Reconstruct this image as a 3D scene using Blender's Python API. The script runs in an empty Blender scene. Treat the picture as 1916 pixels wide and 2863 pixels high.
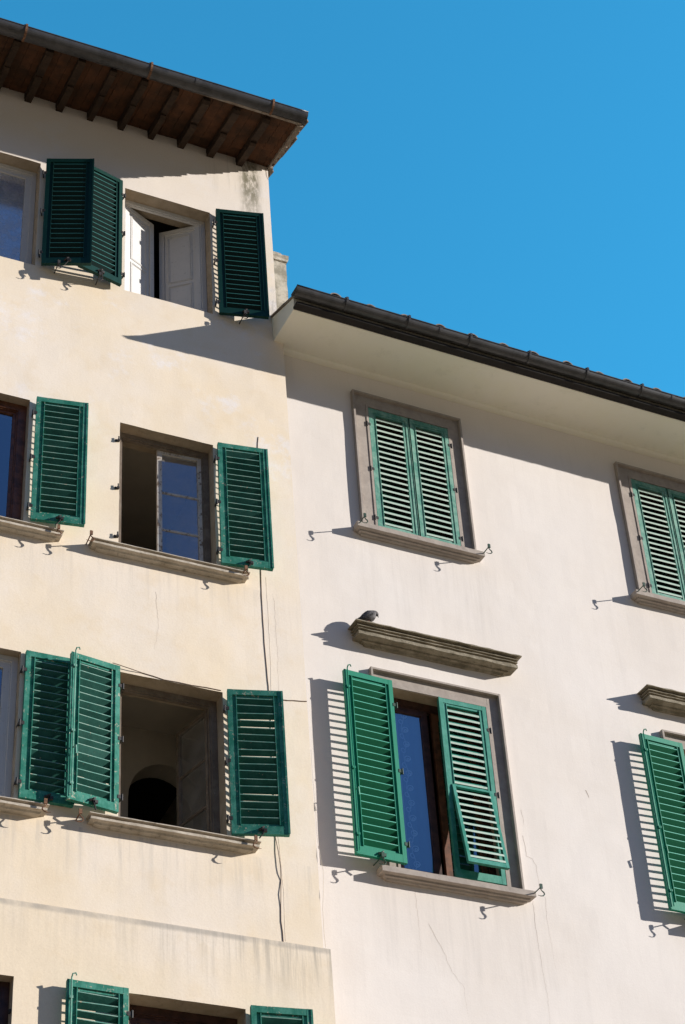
import bpy, bmesh, math, random
from mathutils import Vector, Matrix, noise
random.seed(7)
R = math.radians
S = bpy.context.scene
C = S.collection

# ------------------------------------------------------------ camera
cam_d = bpy.data.cameras.new('camera'); cam = bpy.data.objects.new('camera', cam_d); C.objects.link(cam)
rc = ((0.90071309, -0.43066526, -0.05695052), (0.22312322, 0.57111393, -0.78996513), (0.37273577, 0.69882495, 0.61050121))
m = Matrix(((rc[0][0], -rc[1][0], -rc[2][0]), (rc[0][1], -rc[1][1], -rc[2][1]), (rc[0][2], -rc[1][2], -rc[2][2]))).to_4x4()
m.translation = Vector((-7.827451, -14.675323, -12.820525))
cam.matrix_world = m
cam_d.sensor_fit = 'HORIZONTAL'; cam_d.sensor_width = 36.0; cam_d.lens = 5435.125 / 1916 * 36
cam_d.clip_end = 3000
S.camera = cam

# ------------------------------------------------------------ sun and sky
SUN_DIR = Vector((2.15, -1.0, 0.84)).normalized()            # towards the sun
SUN_EL = math.asin(SUN_DIR.z); SUN_AZ = math.atan2(SUN_DIR.x, SUN_DIR.y)
w = bpy.data.worlds.new('World'); S.world = w; w.use_nodes = True
nt = w.node_tree; nt.nodes.clear()
sky = nt.nodes.new('ShaderNodeTexSky'); sky.sky_type = 'NISHITA'; sky.sun_disc = False
sky.sun_elevation = SUN_EL; sky.sun_rotation = SUN_AZ
sky.altitude = 0; sky.air_density = 1.0; sky.dust_density = 0.0; sky.ozone_density = 2.0
# deep azure, film-like sky: dimmed and less cyan low down and behind the camera to deepen shadows
tc = nt.nodes.new('ShaderNodeTexCoord'); sx = nt.nodes.new('ShaderNodeSeparateXYZ'); nt.links.new(tc.outputs['Generated'], sx.inputs[0])
def wramp(sock, a, b, lo, hi):
    x = nt.nodes.new('ShaderNodeMapRange'); x.interpolation_type = 'SMOOTHSTEP'
    for n_, v_ in zip(('From Min', 'From Max', 'To Min', 'To Max'), (a, b, lo, hi)): x.inputs[n_].default_value = v_
    nt.links.new(sock, x.inputs[0]); return x.outputs[0]
mz = wramp(sx.outputs[2], 0.20, 0.60, 0.10, 1.0); my = wramp(sx.outputs[1], -0.7, 0.2, 0.85, 1.0); mt = wramp(sx.outputs[1], -0.7, 0.3, 0.0, 1.0)
mm = nt.nodes.new('ShaderNodeMath'); mm.operation = 'MULTIPLY'; nt.links.new(mz, mm.inputs[0]); nt.links.new(my, mm.inputs[1])
cm = nt.nodes.new('ShaderNodeMix'); cm.data_type = 'RGBA'; cm.blend_type = 'MULTIPLY'; cm.inputs[0].default_value = 1.0
ct = nt.nodes.new('ShaderNodeMix'); ct.data_type = 'RGBA'; nt.links.new(mt, ct.inputs[0])
ct.inputs[6].default_value = (0.28, 0.43, 0.64, 1); ct.inputs[7].default_value = (0.20, 0.975, 1.085, 1); nt.links.new(ct.outputs[2], cm.inputs[7])
bg = nt.nodes.new('ShaderNodeBackground'); ms = nt.nodes.new('ShaderNodeMath'); ms.operation = 'MULTIPLY'; ms.inputs[1].default_value = 0.15
wo = nt.nodes.new('ShaderNodeOutputWorld')
nt.links.new(sky.outputs[0], cm.inputs[6]); nt.links.new(cm.outputs[2], bg.inputs[0]); nt.links.new(mm.outputs[0], ms.inputs[0]); nt.links.new(ms.outputs[0], bg.inputs[1]); nt.links.new(bg.outputs[0], wo.inputs[0])
sd = bpy.data.lights.new('sun', 'SUN'); sd.energy = 3.8; sd.angle = R(0.5); sd.color = (1.0, 0.955, 0.90)
so = bpy.data.objects.new('sun', sd); C.objects.link(so)
so.rotation_euler = SUN_DIR.to_track_quat('Z', 'Y').to_euler(); so.location = (10, -10, 20)
S.view_settings.view_transform = 'Standard'; S.view_settings.look = 'None'
S.view_settings.exposure = 0.95; S.view_settings.gamma = 1
S.cycles.max_bounces = 8; S.cycles.diffuse_bounces = 5

# ------------------------------------------------------------ materials
def lin(r, g, b):
    f = lambda c: ((c / 255 + 0.055) / 1.055) ** 2.4 if c > 10 else c / 255 / 12.92
    return (f(r), f(g), f(b), 1)

class NT:
    def __init__(s, name):
        s.m = bpy.data.materials.new(name); s.m.use_nodes = True; s.t = s.m.node_tree
        s.b = s.t.nodes['Principled BSDF']; s.b.inputs['Specular IOR Level'].default_value = 0.3
        s.co = None
    def n(s, typ, **k):
        x = s.t.nodes.new(typ)
        for a, v in k.items(): setattr(x, a, v)
        return x
    def L(s, a, b): s.t.links.new(a, b)
    def coord(s, scale=(1, 1, 1), loc=(0, 0, 0)):
        if s.co is None: s.co = s.n('ShaderNodeTexCoord')
        mp = s.n('ShaderNodeMapping'); mp.inputs['Scale'].default_value = scale; mp.inputs['Location'].default_value = loc
        s.L(s.co.outputs['Object'], mp.inputs[0]); return mp.outputs[0]
    def noise(s, sc, detail=4, rough=0.55, scale=(1, 1, 1), loc=(0, 0, 0), dist=0.0):
        x = s.n('ShaderNodeTexNoise'); x.inputs['Scale'].default_value = sc; x.inputs['Detail'].default_value = detail
        x.inputs['Roughness'].default_value = rough; x.inputs['Distortion'].default_value = dist
        s.L(s.coord(scale, loc), x.inputs['Vector']); return x.outputs['Fac']
    def ramp(s, v, a, b, lo=0.0, hi=1.0):
        x = s.n('ShaderNodeMapRange'); x.interpolation_type = 'SMOOTHSTEP'
        x.inputs['From Min'].default_value = a; x.inputs['From Max'].default_value = b
        x.inputs['To Min'].default_value = lo; x.inputs['To Max'].default_value = hi
        s.L(v, x.inputs[0]); return x.outputs[0]
    def math(s, op, a, b=None):
        x = s.n('ShaderNodeMath', operation=op)
        for i, v in enumerate((a, b)):
            if v is None: continue
            if isinstance(v, (int, float)): x.inputs[i].default_value = v
            else: s.L(v, x.inputs[i])
        return x.outputs[0]
    def mix(s, fac, a, b, blend='MIX'):
        x = s.n('ShaderNodeMix', data_type='RGBA', blend_type=blend)
        for i, v in ((0, fac), (6, a), (7, b)):
            if isinstance(v, (int, float)): x.inputs[i].default_value = v
            elif isinstance(v, tuple): x.inputs[i].default_value = v
            else: s.L(v, x.inputs[i])
        return x.outputs[2]
    def bump(s, h, strength=0.3, dist=0.01):
        x = s.n('ShaderNodeBump'); x.inputs['Strength'].default_value = strength; x.inputs['Distance'].default_value = dist
        s.L(h, x.inputs['Height']); s.L(x.outputs[0], s.b.inputs['Normal'])
    def base(s, c):
        if isinstance(c, tuple): s.b.inputs['Base Color'].default_value = c
        else: s.L(c, s.b.inputs['Base Color'])
    def xyz(s):
        x = s.n('ShaderNodeSeparateXYZ'); s.L(s.coord(), x.inputs[0]); return x.outputs
    def box(s, x0, x1, z0, z1, e=0.05):
        X, _, Z = s.xyz()
        a = s.math('MULTIPLY', s.ramp(X, x0 - e, x0 + e), s.ramp(X, x1 - e, x1 + e, 1, 0))
        b = s.math('MULTIPLY', s.ramp(Z, z0 - e, z0 + e), s.ramp(Z, z1 - e, z1 + e, 1, 0))
        return s.math('MULTIPLY', a, b)

def plaster_left():
    k = NT('cream_plaster'); k.b.inputs['Roughness'].default_value = 0.95
    big = k.noise(0.75, 5, 0.6); mid = k.noise(3.1, 6, 0.65, loc=(4, 2, 1)); fine = k.noise(38, 3, 0.6)
    c = k.mix(k.ramp(big, 0.35, 0.65), (0.83, 0.695, 0.52, 1), (0.84, 0.735, 0.615, 1))
    X, _, Z = k.xyz()
    patch = k.math('MULTIPLY', k.ramp(k.noise(1.6, 7, 0.7, loc=(9, 1, 3)), 0.52, 0.66), k.ramp(Z, -3.4, 1.6))
    c = k.mix(k.math('MULTIPLY', patch, 0.95), c, (0.83, 0.77, 0.73, 1))
    c = k.mix(k.math('MULTIPLY', k.ramp(mid, 0.5, 0.72), 0.35), c, (0.76, 0.60, 0.40, 1))
    # repainted paler top storey
    c = k.mix(k.math('MULTIPLY', k.ramp(Z, 3.0, 4.4), 0.7), c, (0.80, 0.73, 0.67, 1))
    # rain streaks below the ledge and below the sills
    st = k.noise(1.0, 5, 0.7, scale=(13, 1, 0.55), loc=(1, 0, 2))
    led = k.math('MULTIPLY', k.ramp(Z, -6.25, -5.5), k.ramp(Z, -5.5, -5.49, 1, 0))
    led = k.math('MULTIPLY', led, k.ramp(X, -3.2, -0.7, 0.25, 1.0))
    c = k.mix(k.math('MULTIPLY', k.math('MULTIPLY', led, k.ramp(st, 0.42, 0.66)), 0.75), c, (0.40, 0.36, 0.30, 1))
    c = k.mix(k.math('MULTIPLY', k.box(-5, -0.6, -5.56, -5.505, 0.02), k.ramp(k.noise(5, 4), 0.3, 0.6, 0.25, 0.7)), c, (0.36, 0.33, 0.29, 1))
    for z0 in (-4.69, -1.6):
        sl = k.math('MULTIPLY', k.ramp(Z, z0 - 0.75, z0), k.ramp(Z, z0, z0 + .01, 1, 0))
        sl = k.math('MULTIPLY', sl, k.ramp(st, 0.45, 0.7))
        c = k.mix(k.math('MULTIPLY', sl, 0.45 if z0 < -4 else 0.28), c, (0.45, 0.42, 0.38, 1))
    # mould under the corner of the eave
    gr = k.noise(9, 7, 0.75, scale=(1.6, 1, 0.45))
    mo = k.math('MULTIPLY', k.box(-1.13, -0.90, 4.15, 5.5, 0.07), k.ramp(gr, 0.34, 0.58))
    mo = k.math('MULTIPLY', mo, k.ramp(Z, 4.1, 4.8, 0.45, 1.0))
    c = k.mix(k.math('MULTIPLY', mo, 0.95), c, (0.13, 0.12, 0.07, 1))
    mo2 = k.math('MULTIPLY', k.box(-1.6, -0.72, 4.5, 5.5, 0.2), k.ramp(st, 0.5, 0.7))
    c = k.mix(k.math('MULTIPLY', mo2, 0.4), c, (0.42, 0.38, 0.32, 1))
    c = k.mix(k.math('MULTIPLY', k.box(-0.86, -0.70, 2.2, 3.0, 0.1), k.ramp(gr, 0.4, 0.65)), c, (0.45, 0.42, 0.38, 1))
    c = k.mix(k.math('MULTIPLY', k.ramp(k.noise(70, 3, 0.7, loc=(7, 1, 0)), 0.38, 0.66), 0.14), c, (0.52, 0.42, 0.30, 1))
    c = k.mix(k.math('MULTIPLY', k.ramp(k.noise(14, 5, 0.75, loc=(2, 6, 0)), 0.62, 0.74), 0.22), c, (0.50, 0.40, 0.29, 1))
    k.base(c)
    h = k.math('ADD', k.math('MULTIPLY', fine, 0.35), k.math('MULTIPLY', mid, 1.0))
    k.bump(h, 0.30, 0.008)
    return k.m

def plaster_right():
    k = NT('pale_plaster'); k.b.inputs['Roughness'].default_value = 0.95
    big = k.noise(0.6, 5, 0.6, loc=(3, 3, 3)); mid = k.noise(4.0, 6, 0.65); fine = k.noise(45, 3, 0.6)
    c = k.mix(k.ramp(big, 0.35, 0.65), (0.765, 0.695, 0.628, 1), (0.80, 0.738, 0.682, 1))
    st = k.noise(1.0, 5, 0.7, scale=(11, 1, 0.5), loc=(2, 0, 5))
    X, _, Z = k.xyz()
    c = k.mix(k.math('MULTIPLY', k.ramp(st, 0.5, 0.75), 0.12), c, (0.50, 0.46, 0.42, 1))
    for z0, a, b in ((-4.34, 0.05, 2.0), (-0.31, 0.1, 1.8)):
        sl = k.math('MULTIPLY', k.box(a, b, z0 - 0.9, z0, 0.08), k.ramp(st, 0.42, 0.65))
        c = k.mix(k.math('MULTIPLY', sl, 0.12), c, (0.42, 0.39, 0.36, 1))
    c = k.mix(k.math('MULTIPLY', k.ramp(mid, 0.6, 0.8), 0.18), c, (0.66, 0.56, 0.47, 1))
    c = k.mix(k.math('MULTIPLY', k.ramp(k.noise(70, 3, 0.7, loc=(7, 1, 0)), 0.38, 0.66), 0.10), c, (0.50, 0.43, 0.37, 1))
    k.base(c)
    h = k.math('ADD', k.math('MULTIPLY', fine, 0.3), k.math('MULTIPLY', mid, 1.0))
    k.bump(h, 0.28, 0.008)
    return k.m

def stone(name, col, col2, rough=0.9, grime=0.5, scale=6):
    k = NT(name); k.b.inputs['Roughness'].default_value = rough
    a = k.noise(scale, 6, 0.7); f = k.noise(70, 4, 0.7, loc=(2, 1, 0))
    c = k.mix(k.ramp(a, 0.35, 0.65), col, col2)
    c = k.mix(k.math('MULTIPLY', k.ramp(k.noise(scale * 3.1, 6, 0.75, loc=(5, 5, 5)), 0.52, 0.72), grime), c, tuple(x * 0.4 for x in col[:3]) + (1,))
    k.base(c); k.bump(k.math('ADD', a, k.math('MULTIPLY', f, .5)), 0.4, 0.006); return k.m

def paint(name, col, fade, chip, chips=0.0, fadeamt=0.5, rough=0.55, spec=0.35):
    k = NT(name); k.b.inputs['Roughness'].default_value = rough; k.b.inputs['Specular IOR Level'].default_value = spec
    oi = k.n('ShaderNodeObjectInfo')
    r = k.math('MULTIPLY', oi.outputs['Random'], 31.0)
    cx = k.n('ShaderNodeCombineXYZ'); k.L(r, cx.inputs[0]); k.L(r, cx.inputs[2])
    def nz(sc, det, scale):
        v = k.n('ShaderNodeVectorMath', operation='ADD'); k.L(k.coord(scale), v.inputs[0]); k.L(cx.outputs[0], v.inputs[1])
        x = k.n('ShaderNodeTexNoise'); x.inputs['Scale'].default_value = sc; x.inputs['Detail'].default_value = det
        x.inputs['Roughness'].default_value = 0.7; k.L(v.outputs[0], x.inputs['Vector']); return x.outputs['Fac']
    c = k.mix(k.math('MULTIPLY', k.ramp(nz(7, 5, (1, 1, 1)), 0.38, 0.66), fadeamt), col, fade)
    grain = nz(16, 6, (5, 5, 0.7))
    c = k.mix(k.math('MULTIPLY', k.ramp(grain, 0.52, 0.68), fadeamt * 0.6), c, fade)
    if chips > 0:
        lo = 0.72 - 0.20 * chips
        c = k.mix(k.ramp(nz(26, 6, (1, 1, 1)), lo, lo + 0.05), c, chip)
        c = k.mix(k.ramp(nz(11, 7, (3, 3, 0.8)), lo + 0.02, lo + 0.08), c, chip)
    c = k.mix(k.math('MULTIPLY', k.ramp(nz(33, 5, (1, 1, 1)), 0.60, 0.70), 0.5), c, tuple(x * 0.35 for x in col[:3]) + (1,))
    k.base(c); k.bump(grain, 0.25, 0.003); return k.m

def plain(name, col, rough=0.6, metal=0.0, var=0.25, sc=20, spec=0.3):
    k = NT(name); k.b.inputs['Roughness'].default_value = rough; k.b.inputs['Metallic'].default_value = metal
    k.b.inputs['Specular IOR Level'].default_value = spec
    d = tuple(x * (1 - var) for x in col[:3]) + (1,)
    k.base(k.mix(k.ramp(k.noise(sc, 5, 0.65), 0.4, 0.65), col, d)); return k.m

def glass_mat(name, tint, rough=0.03, refl=0.24, dust=0.0):
    k = NT(name); k.t.nodes.remove(k.b)
    g = k.n('ShaderNodeBsdfGlossy'); g.inputs['Roughness'].default_value = rough; g.inputs['Color'].default_value = (0.95, 0.97, 1, 1)
    t = k.n('ShaderNodeBsdfTransparent'); t.inputs['Color'].default_value = tint
    lw = k.n('ShaderNodeLayerWeight'); fc = k.math('ADD', k.math('MULTIPLY', k.math('POWER', lw.outputs['Facing'], 2.0), 0.8), refl)
    mx = k.n('ShaderNodeMixShader'); k.L(fc, mx.inputs[0]); k.L(t.outputs[0], mx.inputs[1]); k.L(g.outputs[0], mx.inputs[2])
    bp = k.n('ShaderNodeBump'); bp.inputs['Strength'].default_value = 0.05; bp.inputs['Distance'].default_value = 0.02
    k.L(k.noise(3, 2), bp.inputs['Height']); k.L(bp.outputs[0], g.inputs['Normal'])
    out = mx.outputs[0]
    if dust > 0:
        df = k.n('ShaderNodeBsdfDiffuse'); df.inputs['Color'].default_value = (0.55, 0.55, 0.56, 1); m2 = k.n('ShaderNodeMixShader')
        k.L(k.ramp(k.noise(6, 5, 0.7), 0.3, 0.7, dust * 0.4, dust * 1.6), m2.inputs[0]); k.L(out, m2.inputs[1]); k.L(df.outputs[0], m2.inputs[2]); out = m2.outputs[0]
    k.L(out, k.t.nodes['Material Output'].inputs[0]); return k.m

def curtain_mat():
    k = NT('lace_curtain_cloth'); k.b.inputs['Roughness'].default_value = 0.9
    X, Y, Z = k.xyz()
    def ring(cx, per, ph, rad, wd_):
        fz = k.math('MULTIPLY', k.math('SUBTRACT', k.math('FRACT', k.math('ADD', k.math('DIVIDE', Z, per), ph)), 0.5), per)
        dx_ = k.math('SUBTRACT', X, cx)
        d_ = k.math('SQRT', k.math('ADD', k.math('MULTIPLY', dx_, dx_), k.math('MULTIPLY', fz, fz)))
        return k.ramp(k.math('ABSOLUTE', k.math('SUBTRACT', d_, rad)), wd_, wd_ * 2.2, 1, 0)
    stem = k.math('MULTIPLY', k.math('SINE', k.math('MULTIPLY', Z, 2 * math.pi / 0.34)), 0.020)
    vine = k.ramp(k.math('ABSOLUTE', k.math('SUBTRACT', k.math('SUBTRACT', X, 0.645), stem)), 0.003, 0.008, 1, 0)
    vine = k.math('MAXIMUM', vine, ring(0.668, 0.17, 0.0, 0.030, 0.0035)); vine = k.math('MAXIMUM', vine, ring(0.625, 0.17, 0.5, 0.024, 0.0035))
    vine = k.math('MAXIMUM', vine, ring(0.675, 0.17, 0.06, 0.012, 0.004))
    edge = k.ramp(k.math('ABSOLUTE', k.math('SUBTRACT', X, 0.575)), 0.003, 0.007, 1, 0)
    k.base(k.mix(k.math('MAXIMUM', vine, k.math('MULTIPLY', edge, 0.7)), (0.03, 0.15, 0.36, 1), (0.26, 0.46, 0.74, 1))); return k.m

M = {}
M['left'] = plaster_left(); M['right'] = plaster_right()
M['soffit'] = stone('cream_soffit_plaster', (0.87, 0.83, 0.68, 1), (0.88, 0.84, 0.72, 1), 0.95, 0.12, 1.5)
M['stone'] = stone('grey_sandstone', (0.34, 0.29, 0.25, 1), (0.41, 0.355, 0.305, 1), 0.9, 0.3)
M['stone_hood'] = stone('weathered_brown_stone', (0.19, 0.16, 0.11, 1), (0.33, 0.285, 0.21, 1), 0.95, 0.9, 6)
M['stone_sill'] = stone('pale_moulded_stone', (0.42, 0.36, 0.28, 1), (0.56, 0.49, 0.40, 1), 0.9, 0.8)
M['chimney'] = stone('lichened_render', (0.50, 0.46, 0.38, 1), (0.24, 0.22, 0.17, 1), 0.95, 1.0, 6)
M['tile'] = stone('old_roof_tile', (0.22, 0.165, 0.125, 1), (0.30, 0.26, 0.215, 1), 0.9, 0.9, 7)
M['rafter'] = stone('dark_old_timber', (0.030, 0.017, 0.010, 1), (0.055, 0.032, 0.018, 1), 0.85, 0.6, 8)
M['brick_soffit'] = stone('brown_terracotta_soffit', (0.115, 0.048, 0.022, 1), (0.05, 0.026, 0.014, 1), 0.9, 0.8, 4)
M['gutter'] = plain('dark_grey_zinc', (0.062, 0.060, 0.061, 1), 0.38, 0.0, 0.45, 6, 0.5)
M['rust'] = plain('rusty_brown_iron', (0.22, 0.11, 0.06, 1), 0.8, 0, 0.5, 30)
M['iron'] = plain('black_iron', (0.045, 0.04, 0.038, 1), 0.6, 0, 0.4, 40)
M['iron_green'] = plain('dark_green_iron', (0.03, 0.075, 0.05, 1), 0.6, 0, 0.4, 40)
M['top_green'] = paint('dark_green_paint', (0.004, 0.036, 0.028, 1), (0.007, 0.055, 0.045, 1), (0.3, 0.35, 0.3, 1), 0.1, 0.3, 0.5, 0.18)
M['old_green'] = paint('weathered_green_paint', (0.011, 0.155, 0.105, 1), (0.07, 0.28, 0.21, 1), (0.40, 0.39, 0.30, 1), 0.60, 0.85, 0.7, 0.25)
M['new_green'] = paint('bright_green_paint', (0.007, 0.215, 0.125, 1), (0.015, 0.25, 0.155, 1), (0.3, 0.35, 0.28, 1), 0.06, 0.4, 0.5, 0.25)
M['pale_green'] = paint('faded_green_paint', (0.07, 0.25, 0.185, 1), (0.24, 0.42, 0.33, 1), (0.50, 0.50, 0.42, 1), 0.25, 0.9, 0.6, 0.3)
M['teal_green'] = paint('teal_green_paint', (0.02, 0.22, 0.15, 1), (0.10, 0.34, 0.27, 1), (0.45, 0.50, 0.42, 1), 0.12, 0.6, 0.5, 0.35)
M['white_wood'] = paint('white_painted_wood', (0.62, 0.60, 0.57, 1), (0.55, 0.54, 0.52, 1), (0.35, 0.28, 0.2, 1), 0.1, 0.4, 0.5)
M['peeling_wood'] = paint('peeling_white_wood', (0.60, 0.57, 0.53, 1), (0.48, 0.42, 0.36, 1), (0.20, 0.15, 0.11, 1), 0.85, 0.8, 0.7)
M['brown_wood'] = plain('varnished_brown_wood', (0.17, 0.065, 0.03, 1), 0.45, 0, 0.5, 14, 0.4)
M['dark_wood'] = plain('dark_brown_wood', (0.07, 0.03, 0.02, 1), 0.45, 0, 0.5, 14, 0.4)
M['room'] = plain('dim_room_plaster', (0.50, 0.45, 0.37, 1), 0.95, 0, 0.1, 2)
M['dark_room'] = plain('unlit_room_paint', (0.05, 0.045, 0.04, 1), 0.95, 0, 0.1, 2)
M['sky_tint_panel'] = plain('sky_tinted_white_panel', (0.66, 0.70, 0.80, 1), 0.5, 0, 0.08, 3)  # white panel, tinted blue for the sky reflected in its glass
M['glass'] = glass_mat('window_glass', (0.75, 0.8, 0.85, 1))
M['curtain'] = curtain_mat()
M['cable'] = plain('brown_cable_sheath', (0.16, 0.10, 0.07, 1), 0.7)
M['street'] = stone('pale_street_paving', (0.275, 0.20, 0.13, 1), (0.24, 0.175, 0.11, 1), 0.9, 0.2, 0.5)
M['ochre'] = stone('ochre_render', (0.42, 0.31, 0.18, 1), (0.46, 0.36, 0.22, 1), 0.95, 0.2, 1)
M['old_slat'] = paint('weathered_green_louvre_shade', (0.004, 0.080, 0.058, 1), (0.02, 0.14, 0.105, 1), (0.35, 0.30, 0.22, 1), 0.35, 0.6, 0.65, 0.3)  # darker copy of the weathered frame green, louvre shade put into the colour
M['top_slat'] = paint('dark_green_louvre_shade', (0.0015, 0.018, 0.015, 1), (0.003, 0.03, 0.025, 1), (0.3, 0.35, 0.3, 1), 0.05, 0.3, 0.5, 0.15)  # top shutter green taken nearly black to stand for shade between louvres
M['fascia'] = plain('shade_dark_eave_board', (0.022, 0.018, 0.016, 1), 0.8, 0, 0.3, 9)  # brown board, coloured near-black for the shade under the gutter
M['glass_top'] = glass_mat('milky_window_glass', (0.85, 0.88, 0.92, 1), 0.08, 0.36, 0.35)
M['glass_old'] = glass_mat('dusty_old_glass', (0.7, 0.75, 0.8, 1), 0.05, 0.20, 0.14)
M['reveal'] = stone('shade_darkened_reveal_plaster', (0.34, 0.27, 0.19, 1), (0.42, 0.34, 0.25, 1), 0.95, 0.4, 5)  # browner plaster, darkened further so recess shade sits in the colour
M['party'] = stone('bounce_cut_return_render', (0.13, 0.115, 0.10, 1), (0.16, 0.14, 0.12, 1), 0.95, 0.3, 4)  # unseen return face, dark tone chosen to cut sunlit bounce
M['worn_old'] = paint('worn_louvre_edge', (0.10, 0.30, 0.24, 1), (0.30, 0.42, 0.34, 1), (0.5, 0.42, 0.3, 1), 0.5, 0.8, 0.7)
M['worn_pale'] = paint('bleached_louvre_edge', (0.40, 0.52, 0.43, 1), (0.52, 0.60, 0.50, 1), (0.55, 0.52, 0.42, 1), 0.2, 0.6, 0.7)
M['worn_new'] = paint('rubbed_louvre_edge', (0.06, 0.40, 0.28, 1), (0.12, 0.46, 0.34, 1), (0.4, 0.45, 0.35, 1), 0.05, 0.5, 0.6)
M['worn_top'] = paint('rubbed_dark_louvre_edge', (0.03, 0.16, 0.14, 1), (0.06, 0.24, 0.21, 1), (0.3, 0.35, 0.3, 1), 0.1, 0.5, 0.5)
M['new_slat'] = paint('bright_green_louvre_shade', (0.002, 0.13, 0.058, 1), (0.004, 0.165, 0.08, 1), (0.3, 0.35, 0.28, 1), 0.04, 0.4, 0.5, 0.2)  # bright frame green darkened, shade on the louvres is in the colour
M['frame_old'] = paint('bare_grey_brown_frame', (0.15, 0.115, 0.085, 1), (0.24, 0.20, 0.16, 1), (0.42, 0.38, 0.33, 1), 0.35, 0.7, 0.8)
M['crack'] = plain('open_plaster_crack', (0.46, 0.38, 0.31, 1), 0.9)

# ------------------------------------------------------------ mesh helpers
class MB:
    def __init__(s): s.v = []; s.f = []; s.mi = []
    def face(s, pts, mi=0):
        b = len(s.v); s.v += [tuple(p) for p in pts]; s.f.append(tuple(range(b, b + len(pts)))); s.mi.append(mi)
    def hexa(s, p, mi=0):                       # p: 4 bottom + 4 top (ccw)
        b = len(s.v); s.v += [tuple(q) for q in p]
        for f in ((3, 2, 1, 0), (4, 5, 6, 7), (0, 1, 5, 4), (1, 2, 6, 5), (2, 3, 7, 6), (3, 0, 4, 7)):
            s.f.append(tuple(b + i for i in f)); s.mi.append(mi)
    def box(s, x0, x1, y0, y1, z0, z1, mi=0):
        s.hexa([(x0, y0, z0), (x1, y0, z0), (x1, y1, z0), (x0, y1, z0), (x0, y0, z1), (x1, y0, z1), (x1, y1, z1), (x0, y1, z1)], mi)
    def bars(s, x0, x1, z0, z1, wd, y0, y1, wt=None, wb=None):      # rectangular frame, butted
        wt = wd if wt is None else wt; wb = wd if wb is None else wb
        s.box(x0, x0 + wd, y0, y1, z0, z1); s.box(x1 - wd, x1, y0, y1, z0, z1)
        s.box(x0 + wd, x1 - wd, y0 + .001, y1 - .001, z1 - wt, z1 - .0005); s.box(x0 + wd, x1 - wd, y0 + .001, y1 - .001, z0 + .0005, z0 + wb)
    def tube(s, pts, r, n=6, cap=True):
        pts = [Vector(p) for p in pts]; rs = r if isinstance(r, (list, tuple)) else [r] * len(pts)
        b = len(s.v); up = None
        for i, p in enumerate(pts):
            t = (pts[min(i + 1, len(pts) - 1)] - pts[max(i - 1, 0)]).normalized()
            if up is None: up = t.orthogonal().normalized()
            up = (up - t * up.dot(t)).normalized(); q = t.cross(up)
            for k in range(n):
                a = 2 * math.pi * k / n; s.v.append(tuple(p + (up * math.cos(a) + q * math.sin(a)) * rs[i]))
        for i in range(len(pts) - 1):
            for k in range(n):
                a = b + i * n + k; c = b + i * n + (k + 1) % n; s.f.append((a, c, c + n, a + n)); s.mi.append(0)
        if cap:
            s.f.append(tuple(b + k for k in reversed(range(n)))); s.mi.append(0)
            e = b + (len(pts) - 1) * n; s.f.append(tuple(e + k for k in range(n))); s.mi.append(0)
    def prism(s, poly, x0, x1, mi=0):           # poly of (y, z) extruded along x
        n = len(poly); b = len(s.v)
        s.v += [(x0, y, z) for y, z in poly] + [(x1, y, z) for y, z in poly]
        for i in range(n):
            j = (i + 1) % n; s.f.append((b + i, b + n + i, b + n + j, b + j)); s.mi.append(mi)
        s.f.append(tuple(b + i for i in range(n))); s.f.append(tuple(b + n + i for i in reversed(range(n)))); s.mi += [mi, mi]
    def moulding(s, x0, x1, prof, jit=0.0, seg=1):   # profile (depth, z) top to bottom, returned to the wall at both ends
        dm = max(d for d, z in prof); base = 0.06; rings = []
        for d, z in prof:
            o = dm - d; row = [(x0 + o, base, z), (x0 + o, -d, z)]
            for k in range(1, seg):
                x = x0 + o + (x1 - x0 - 2 * o) * k / seg
                row.append((x, -d + jit * noise.noise(Vector((x * 9, d * 40, z * 50))), z + jit * noise.noise(Vector((x * 7, z * 60, 3)))))
            row += [(x1 - o, -d, z), (x1 - o, base, z)]; rings.append(row)
        for a, c in zip(rings, rings[1:]):
            for i in range(len(a) - 1): s.face([a[i], c[i], c[i + 1], a[i + 1]])
        for r_, rev in ((rings[0], False), (rings[-1], True)):
            n = len(r_)                            # cap as quads from wall to edge
            for i in range(1, n - 2):
                a, c = r_[i], r_[i + 1]; q = [a, c, (c[0], base, c[2]), (a[0], base, a[2])]
                s.face(q[::-1] if rev else q)
    def build(s, name, mats, parent=None, loc=(0, 0, 0), rot=(0, 0, 0), smooth=False, merge=False):
        me = bpy.data.meshes.new(name); me.from_pydata(s.v, [], s.f)
        for mt in (mats if isinstance(mats, list) else [mats]): me.materials.append(M[mt])
        me.polygons.foreach_set('material_index', s.mi)
        bm = bmesh.new(); bm.from_mesh(me)
        if merge: bmesh.ops.remove_doubles(bm, verts=bm.verts, dist=1e-5)
        bmesh.ops.recalc_face_normals(bm, faces=bm.faces) if not smooth == 'keep' else None
        bm.to_mesh(me); bm.free()
        if smooth is True: me.polygons.foreach_set('use_smooth', [True] * len(me.polygons))
        o = bpy.data.objects.new(name, me); C.objects.link(o); o.location = loc; o.rotation_euler = rot
        if parent: o.parent = parent
        return o

def tag(o, label=None, cat=None, group=None, kind=None):
    for a, v in (('label', label), ('category', cat), ('group', group), ('kind', kind)):
        if v: o[a] = v
    return o
def empty(name, mat=None, parent=None, loc=(0, 0, 0), rot=(0, 0, 0)):
    o = bpy.data.objects.new(name, None); C.objects.link(o)
    if mat is not None: o.matrix_world = mat
    else: o.location = loc; o.rotation_euler = rot
    o.empty_display_size = 0.2
    if parent: o.parent = parent
    return o

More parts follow.
